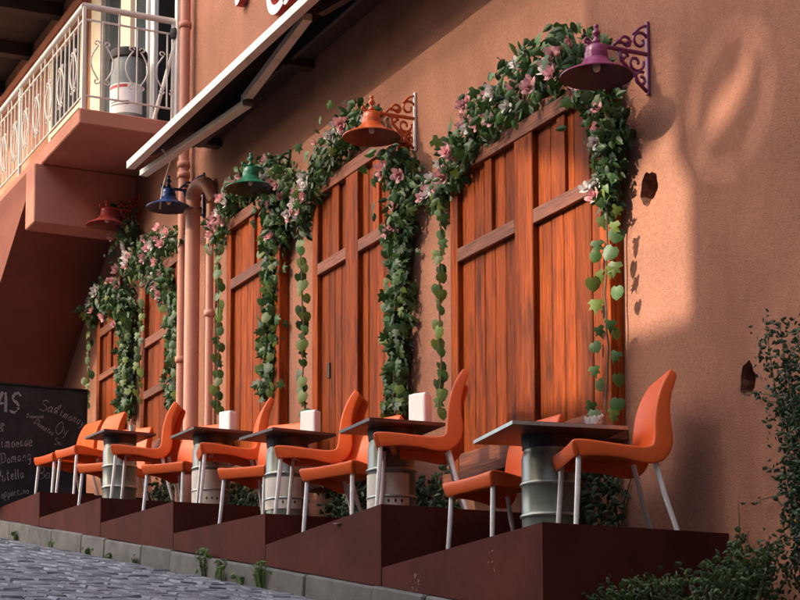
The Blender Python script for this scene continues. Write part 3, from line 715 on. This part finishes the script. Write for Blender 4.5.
# ------------------------------------------------------------------ keg tables
def keg_table(X, y, i, size, ang, h, label, lab):
    z = zp(i, X); t = thing('keg_table', (X, y, z), label, 'table', 'keg tables on the stepped platforms')
    r = .152; H = h-.075
    prof = [(r*.80, .0), (r*.97, .004), (r, .02), (r*.985, .05), (r*.985, .16), (r, .165), (r*1.045, .175), (r, .185), (r*.985, .19), (r*.985, H*.62-.005), (r, H*.62), (r*1.045, H*.62+.01), (r, H*.62+.02), (r*.985, H*.62+.025), (r*.985, H-.06), (r*.93, H-.03), (r*.9, H-.01), (r*.92, H)]
    k = MB().lathe(prof, (0, 0, 0), 36).build('keg', KEG, t, local=True, smooth=True, auto=40)
    for zz in (.175, H*.62+.01): MB().lathe([(r*.99, -.012), (r*1.05, -.006), (r*1.055, 0), (r*1.05, .006), (r*.99, .012)], (0, 0, zz), 36).build('hoop', KEGRING, k, local=True, smooth=True)
    if lab:
        a0, a1 = radians(-150), radians(18); z0, z1 = .10, H*.62-.02
        if lab == 'high': z0, z1 = .06, H*.62-.015
        L = MB().lathe([(r*1.004+.002, z0), (r*1.004+.002, z1)], (0, 0, 0), 30, a0, a1).build('label', LABEL, k, local=True, smooth=True)
        rr = r*1.004+.0035
        def mark(pts):
            m = MB(); m.v = [(rr*cos(a), rr*sin(a), zz) for a, zz in pts]; m.f = [tuple(range(len(pts)))]; m.build('label_mark', INK, L if False else k, local=True)
        zc = z0+.045
        for j, a in enumerate((-70, -54, -33, -17, -2)):
            a = radians(a); d = .055; q = .013
            if j >= 2: mark([(a-d, zc), (a, zc-q*1.2), (a+d, zc), (a, zc+q*1.2)])
            else:
                for s1, s2 in ((-1, -1), (1, -1), (1, 1), (-1, 1)): mark([(a+s1*d, zc), (a+s1*d*.8, zc), (a, zc+s2*q*.95), (a, zc+s2*q*1.2)])
        for zz in (zc+.03, zc+.06, zc+.09): mark([(radians(-128), zz), (radians(-92), zz), (radians(-92), zz+.005), (radians(-128), zz+.005)])
    MB().lathe([(.0, -.07), (.145, -.07), (.15, -.02), (.15, -.001), (0, -.001)], (0, 0, h-.012), 28).build('mount_block', TBLK, t, local=True)
    s = size/2; m = MB().cbox(-s, s, -s, s, h-.012, h+.012, .003); o = m.build('tabletop', TABLE, t, local=True); o.rotation_euler = (0, 0, radians(ang))
    e = MB()
    for (x0, x1, y0, y1) in ((-s-.003, -s+.0, -s-.003, s+.003), (s, s+.003, -s-.003, s+.003), (-s, s, -s-.003, -s), (-s, s, s, s+.003)): e.box(x0, x1, y0, y1, h-.010, h+.009)
    e = e.build('edge_strip', KEGRING if i == 0 else CASS, t, local=True); e.rotation_euler = (0, 0, radians(ang))
    return (X, y, z+h+.013)
tabs = [keg_table(-8.50, -.575, 0, .64, -10, .62, 'keg table with plain green keg and small white flowers on top', None),
        keg_table(-10.27, -.665, 1, .50, -3, .62, 'keg table with white napkin box and labelled keg before the widest door', 'low'),
        keg_table(-12.00, -.655, 2, .50, 6, .63, 'keg table with white napkin box uphill of the orange lamp', 'low'),
        keg_table(-13.82, -.56, 3, .50, 2, .635, 'keg table with white napkin box beneath the green lamp', 'high'),
        keg_table(-15.75, -.72, 4, .48, 4, .645, 'keg table with plain keg and small glass before the pipes', None)]
def napkin(px_, py_, pz, a, label, H=.18):
    t = thing('napkin_box', (px_, py_, pz), label, 'napkin box', 'white napkin boxes on the keg tables')
    o = MB().cbox(-.062, .062, -.042, .042, 0, H, .006).build('box', PAPER, t, local=True); 
    m = MB()
    m.add([(-.05, -.044, .02), (.05, -.044, .02), (.05, -.0445, H-.02), (-.05, -.0445, H-.02)], [(0, 1, 2, 3)]); 
    m.build('front_sheet', PAPER, t, local=True)
    MB().add([(-.05, -.03, H+.001), (.05, -.03, H+.001), (.052, .0, H+.01), (-.048, .0, H+.011), (.05, .03, H+.002), (-.05, .03, H+.002)], [(0, 1, 2, 3), (3, 2, 4, 5)]).build('napkin_fold', PAPER, t, local=True)
    t.rotation_euler = (0, 0, radians(a))
napkin(tabs[1][0]+.08, tabs[1][1]+.16, tabs[1][2], 30, 'white napkin box on the table before the widest door', .20)
napkin(tabs[2][0]+.02, tabs[2][1]+.17, tabs[2][2], 34, 'white napkin box on the table uphill of the orange lamp')
napkin(tabs[3][0]+.02, tabs[3][1]+.13, tabs[3][2], 26, 'white napkin box on the table beneath the green lamp')
fx0 = thing('flower_dish', (tabs[0][0]+.20, tabs[0][1]+.16, tabs[0][2]), 'tiny dish of white flowers on the table nearest the bare wall', 'flowers')
MB().lathe([(0, 0), (.035, .002), (.045, .018), (.043, .018), (.03, .006), (0, .005)], n=16).build('dish', PAPER, fx0, local=True, smooth=True)
g = random.Random(4)
for k in range(6):
    o = bpy.data.objects.new('flower', FLM[2]); COL.objects.link(o); o.parent = fx0; o.location = (g.uniform(-.04, .04), g.uniform(-.03, .03), .030+g.uniform(0, .02)); o.scale = (.036,)*3; o.rotation_euler = (g.uniform(-.6, .6), g.uniform(-.6, .6), 0)
gl = thing('drinking_glass', (tabs[4][0]+.10, tabs[4][1]+.08, tabs[4][2]), 'small pale glass on the table before the pipes', 'glass')
MB().lathe([(0, 0), (.026, 0), (.032, .075), (.029, .075), (.024, .006), (0, .005)], n=18).build('tumbler', KEGRING, gl, local=True, smooth=True, auto=40)
MB().lathe([(0, .006), (.024, .007), (.029, .062), (0, .063)], n=18).build('contents', PAPER, gl, local=True, smooth=True, auto=40)

# ------------------------------------------------------------------ chalkboard
CBX = -18.62
CB = thing('chalkboard', (CBX, -.75, 2.50), 'large black chalkboard menu with white handwriting beneath the stairs', 'chalkboard')
MB().cbox(CBX-.03, CBX, -1.42, -.22, 2.52, 3.775, .004).build('board', CHALKB, CB)
for (a, b, c, d) in ((-1.45, -1.421, 2.50, 3.80), (-.219, -.19, 2.50, 3.80), (-1.42, -.22, 3.776, 3.80), (-1.42, -.22, 2.50, 2.519)): MB().cbox(CBX-.05, CBX+.008, a, b, c, d, .003).build('frame', IRON, CB)
for yy in (-1.35, -.3): MB().cbox(CBX-.32, CBX-.29, yy-.02, yy+.02, 2.50, 3.6).build('back_leg', IRON, CB)
GL = {'P': [[(0, 0), (.05, 1), (.4, .98), (.55, .78), (.4, .52), (.06, .48)]], 'A': [[(0, 0), (.3, 1), (.62, 0)], [(.1, .36), (.54, .38)]], 'S': [[(.55, .85), (.35, 1), (.1, .88), (.1, .66), (.45, .46), (.55, .22), (.35, .02), (.02, .1)]],
  'L': [[(.05, .7), (.2, 1), (.28, .85), (.14, .3), (.0, .05), (.2, .06), (.5, .1)]], 'D': [[(.08, .95), (.1, .02)], [(-.1, .9), (.35, .95), (.6, .6), (.5, .15), (.0, .0)]], 'N': [[(0, 0), (.08, .95), (.42, .05), (.5, 1)]], 'C': [[(.55, .85), (.3, 1), (.05, .6), (.1, .12), (.35, 0), (.6, .15)]],
  'O': [[(.3, 1), (.05, .7), (.05, .25), (.3, 0), (.52, .3), (.5, .75), (.28, 1)]], 'B': [[(.05, 0), (.08, 1), (.4, .95), (.42, .65), (.1, .52), (.48, .42), (.45, .08), (.04, 0)]],
  'i': [[(.05, .5), (.08, .0), (.2, .08)], [(.07, .68), (.1, .72)]], 'm': [[(.02, 0), (.06, .5)], [(.05, .35), (.18, .5), (.24, .4), (.24, .02)], [(.24, .35), (.38, .5), (.45, .4), (.46, .02), (.54, .06)]], 'o': [[(.2, .5), (.04, .32), (.1, .04), (.28, .05), (.36, .3), (.2, .5)]],
  'n': [[(.02, 0), (.06, .5)], [(.05, .33), (.2, .5), (.3, .38), (.3, .02), (.38, .06)]], 'a': [[(.34, .45), (.14, .5), (.02, .24), (.12, .02), (.28, .12), (.34, .48), (.34, .06), (.42, .04)]], 'd': [[(.32, .42), (.12, .48), (.02, .22), (.14, .02), (.3, .14), (.36, 1), (.36, .05)]],
  'e': [[(.04, .26), (.32, .3), (.24, .5), (.08, .42), (.04, .15), (.18, 0), (.36, .08)]], 'g': [[(.32, .45), (.12, .48), (.02, .25), (.14, .04), (.3, .14), (.34, .46), (.3, -.3), (.08, -.32)]], 'u': [[(.03, .5), (.04, .1), (.18, .0), (.3, .16), (.32, .5), (.32, .04)]], 't': [[(.14, .85), (.12, .1), (.26, .02)], [(-.02, .58), (.3, .62)]],
  'l': [[(.05, 1), (.04, .1), (.16, .02)]], 'p': [[(.02, .5), (.0, -.4)], [(.03, .4), (.2, .5), (.32, .28), (.2, .04), (.04, .1)]], 'c': [[(.32, .42), (.14, .5), (.03, .25), (.14, .02), (.34, .1)]], 'y': [[(.03, .5), (.12, .12), (.28, .2)], [(.34, .5), (.2, -.1), (.02, -.35)]], 's': [[(.28, .45), (.1, .48), (.08, .32), (.26, .2), (.2, .02), (.02, .04)]],
  '&': [[(.5, .0), (.12, .7), (.25, 1), (.38, .8), (.05, .3), (.2, .0), (.5, .4)]], ' ': []}
def chalk(txt, y, z, size, rot=0., wid=.02, sx=1.0):
    g = random.Random(len(txt)*7+int(z*100)); m = MB(); cx_ = 0
    q = Matrix(((0, 0, 1), (1, 0, 0), (0, 1, 0))).to_quaternion() @ Quaternion((0, 0, 1), rot)
    for ch in txt:
        k = g.uniform(.85, 1.12); dy = g.uniform(-.05, .05); w = 0
        for st in GL[ch]:
            P = [((cx_+(a*sx+b*.18)*k)*size, (b*k+dy)*size) for a, b in st]
            w = max([w]+[a for a, b in st]); pts = []
            for u in range(len(P)-1):                       # smooth the stroke
                p0, p1, p2, p3 = P[max(u-1, 0)], P[u], P[u+1], P[min(u+2, len(P)-1)]
                for v in range(4):
                    t = v/4; pts.append(tuple(.5*((2*b_)+(c_-a_)*t+(2*a_-5*b_+4*c_-d_)*t*t+(3*b_-a_-3*c_+d_)*t**3) for a_, b_, c_, d_ in zip(p0, p1, p2, p3)))
            pts.append(P[-1]); V = []; F = []
            for u, p in enumerate(pts):
                a_, b_ = pts[max(u-1, 0)], pts[min(u+1, len(pts)-1)]; dx, dz = b_[0]-a_[0], b_[1]-a_[1]; L = hypot(dx, dz) or 1
                hw = wid/2*g.uniform(.45, 1.1); V += [(p[0]-dz/L*hw, p[1]+dx/L*hw, 0), (p[0]+dz/L*hw, p[1]-dx/L*hw, 0)]
            for u in range(len(pts)-1):
                if g.random() > .06: F.append((2*u, 2*u+1, 2*u+3, 2*u+2))
            m.add(V, F)
        cx_ += (w*sx+.14)*k if ch != ' ' else .4
    m.v = [tuple(Vector((CBX+.0035, y, z))+q @ Vector(v)) for v in m.v]
    o = m.build('chalk_writing', CHALK, CB); o['kind'] = 'stuff'; return o
bpy.context.view_layer.update()
chalk('PAS', -1.28, 3.49, .24, 0, .03, .75); chalk('San', -.70, 3.54, .13, -.12, .009); chalk('Limonay', -.55, 3.52, .115, -.36, .008, .8)
chalk('Limonata', -.835, 3.45, .045, .03, .006); chalk('Domates', -.76, 3.40, .06, -.55, .007); chalk('Oy', -.54, 3.31, .13, -.1, .008); chalk('Su', -.54, 3.19, .07, 0, .008)
chalk('&', -1.12, 3.28, .10, 0, .01); chalk('Limonade', -1.14, 3.11, .115, .13, .011, .75); chalk('Domang', -1.09, 2.95, .115, .2, .009, .8); chalk('Nutella', -1.13, 2.75, .115, .26, .011, .8)
chalk('Cappuccino', -1.13, 2.585, .085, .24, .009, .8); chalk('Ball', -.70, 2.82, .12, .1, .007)

# ------------------------------------------------------------------ barrel on the balcony
BR = thing('plastic_barrel', (-17.0, -.30, 5.986), 'grey blue plastic barrel with black lid behind the balcony railing', 'barrel')
MB().lathe([(0, 0), (.16, .005), (.175, .04), (.18, .2), (.178, .55), (.17, .76), (.165, .80)], n=30).build('body', BARREL, BR, local=True, smooth=True, auto=50)
MB().lathe([(.165, .795), (.185, .80), (.188, .85), (.18, .885), (.06, .90), (0, .90)], n=30).build('lid', INK, BR, local=True, smooth=True, auto=40)
bl = MB().lathe([(.1815, .22), (.1812, .52)], n=24, a0=radians(-130), a1=radians(30)).build('label', PAPER, BR, local=True, smooth=True)
MB().lathe([(.1825, .475), (.1822, .505)], n=14, a0=radians(-95), a1=radians(-20)).build('label_print', REDP, BR, local=True, smooth=True)
for zz in (.30, .33): MB().lathe([(.1826, zz), (.1826, zz+.008)], n=14, a0=radians(-85), a1=radians(-15)).build('label_print', INK, BR, local=True)
PO = thing('leaning_pole', (-16.55, -.12, 5.986), 'white pole leaning in the balcony corner', 'pole')
MB().tube([(-16.48, -.22, 5.99), (-16.33, -.03, 6.85)], .02, 10).build('shaft', FRAMEW, PO)
MB().lathe([(0, -.05), (.045, -.045), (.05, 0), (.045, .045), (0, .05)], (-16.34, -.05, 6.87), 12).build('head', INK, PO)

# ------------------------------------------------------------------ ivy at the wall foot, shrub, weeds
rng = random.Random(31)
for k, (x0, x1, z0, z1, lab) in enumerate(((-9.35, -8.62, 1.10, 1.66, 'dark ivy growing beneath the widest door'), (-11.25, -10.55, 1.40, 1.84, 'dark ivy against the wall downhill of the orange lamp door'), (-12.7, -11.7, 1.62, 2.0, 'dark ivy beneath the orange lamp door'), (-14.9, -13.9, 1.9, 2.30, 'dark ivy beneath the green lamp door'), (-16.9, -15.6, 2.2, 2.6, 'dark ivy at the foot of the drainpipes'))):
    t = thing('ivy_plant', ((x0+x1)/2, -.06, z0), lab, 'ivy', 'dark ivy along the wall foot')
    foliage(t, [(rng.uniform(x0, x1), -.015-abs(rng.gauss(0, .05)), rng.uniform(z0, z1+rng.uniform(-.1, .06))) for _ in range(520)], SHRUB, rng, 'plain', .035, .07)
    m = MB()
    for q in range(6): xx = rng.uniform(x0, x1); m.tube([(xx, -.012, z0), (xx+rng.uniform(-.1, .1), -.014, (z0+z1)/2), (xx+rng.uniform(-.2, .2), -.012, z1)], .005, 5)
    m.build('stem', STEM, t)
def bush(name, label, cat, base, limbs, nleaf, smin, smax, mat, seed, spread=.14, group=None, stems=True):
    g = random.Random(seed); t = thing(name, base, label, cat, group); m = MB(); pts = []
    for (tip, bend) in limbs:
        b = Vector(base); e = Vector(tip); mid = (b+e)/2+Vector(bend)
        path = [b*(1-u)**2+mid*2*u*(1-u)+e*u*u for u in [i/8 for i in range(9)]]
        m.tube(path, [.009*(1-.8*i/8) for i in range(9)], 5)
        for _ in range(nleaf):
            u = g.random()**.6; i = min(int(u*8), 7); p = path[i].lerp(path[i+1], u*8-i); s = spread*(1.15-u*.7)
            pts.append((p.x+g.gauss(0, s), min(-.02, p.y+g.gauss(0, s*.6)), p.z+g.gauss(0, s)))
    m.build('stem', STEM, t); foliage(t, pts, mat, g, 'plain', smin, smax, spread=1.6); return t
kz = kerb_z
g = random.Random(77)
limbs = [((-6.62+g.uniform(-.36, .45), -.16+g.uniform(-.14, .06), g.uniform(1.05, 2.12)), (g.uniform(-.1, .1), -.1, .1)) for _ in range(40)]
bush('wall_shrub', 'dark small leaved shrub climbing the bare wall', 'shrub', (-6.6, -.14, kz(-6.6)), limbs, 260, .02, .036, SHRUB, 41, .085)
bush('wall_sprig', 'thin bare sprig reaching across the bare wall', 'twig', (-6.95, -.05, 1.62), [((-7.48, -.05, 1.79), (0, 0, .06)), ((-7.30, -.05, 1.72), (0, 0, .02))], 16, .018, .03, SHRUB, 42, .02)
bush('wall_sprig', 'thin drooping sprig low on the bare wall', 'twig', (-6.95, -.05, 1.25), [((-7.35, -.04, 1.40), (0, 0, .04)), ((-7.40, -.04, 1.24), (0, 0, 0))], 14, .018, .03, SHRUB, 43, .02)
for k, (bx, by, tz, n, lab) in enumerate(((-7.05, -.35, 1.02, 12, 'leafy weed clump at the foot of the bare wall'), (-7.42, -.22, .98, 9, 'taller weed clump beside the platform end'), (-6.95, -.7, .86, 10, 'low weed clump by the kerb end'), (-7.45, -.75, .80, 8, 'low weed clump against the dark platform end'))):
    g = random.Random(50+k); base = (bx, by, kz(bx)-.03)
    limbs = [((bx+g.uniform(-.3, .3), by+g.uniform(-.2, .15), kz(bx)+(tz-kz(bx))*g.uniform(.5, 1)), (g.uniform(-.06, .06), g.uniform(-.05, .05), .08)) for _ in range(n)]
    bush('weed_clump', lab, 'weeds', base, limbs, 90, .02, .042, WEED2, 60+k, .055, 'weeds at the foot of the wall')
bush('wall_sprig', 'small leggy sprig growing up the bare wall', 'twig', (-7.52, -.08, .75), [((-7.56, -.03, 1.26), (.02, 0, 0)), ((-7.48, -.03, 1.10), (0, 0, 0))], 18, .02, .035, SHRUB, 44, .03)
def weed(X, h, n, lab, leafy):
    g = random.Random(int(-X*50)); t = thing('kerb_weed', (X, -1.15, road_z(X)), lab, 'weed', 'weeds growing along the kerb')
    m = MB(); m.a = []
    for k in range(n):
        a = g.uniform(0, 2*pi); L = h*g.uniform(.5, 1); lean = g.uniform(.1, .5); w = .006
        b = Vector((X+g.uniform(-.04, .04), -1.155+g.uniform(-.02, .012), road_z(X))); d = Vector((cos(a)*lean, sin(a)*lean*.5-.1, 1)).normalized(); s = Vector((-sin(a), cos(a), 0))*w
        p1 = b+d*L*.6; p2 = b+d*L+Vector((cos(a)*lean*L*.5, 0, -L*.12))
        m.add([b-s, b+s, p1+s, p1-s, p2], [(0, 1, 2, 3), (3, 2, 4)]); r = g.random(); m.a += [r, r]
    m.build('blades', WEED, t)['kind'] = 'stuff'
    if leafy: foliage(t, [(X+g.gauss(0, .05), -1.15-abs(g.gauss(0, .02)), road_z(X)+g.uniform(.3, 1)*h) for _ in range(leafy)], WEED, g, 'plain', .03, .055)
for X, h, n, lab, lf in ((-12.32, .20, 10, 'leafy weed in the kerb below the orange lamp platform', 45), (-11.95, .15, 10, 'smaller leafy weed beside the leafy kerb weed', 30), (-11.22, .22, 34, 'tall grassy weed with pale stalks at the kerb', 14), (-11.6, .08, 16, 'short grass tuft between two taller kerb weeds', 6),
        (-13.9, .07, 14, 'short grass tuft by the kerb below the green lamp', 5), (-15.2, .08, 14, 'short grass tuft by the kerb before the pipes', 5), (-16.4, .08, 16, 'short grass tuft by the kerb uphill of the pipes', 6), (-17.7, .10, 16, 'short grass tuft by the kerb before the chalkboard', 6), (-14.6, .05, 10, 'tiny moss tuft by the kerb downhill of the pipes', 5)):
    weed(X, h, n, lab, lf)
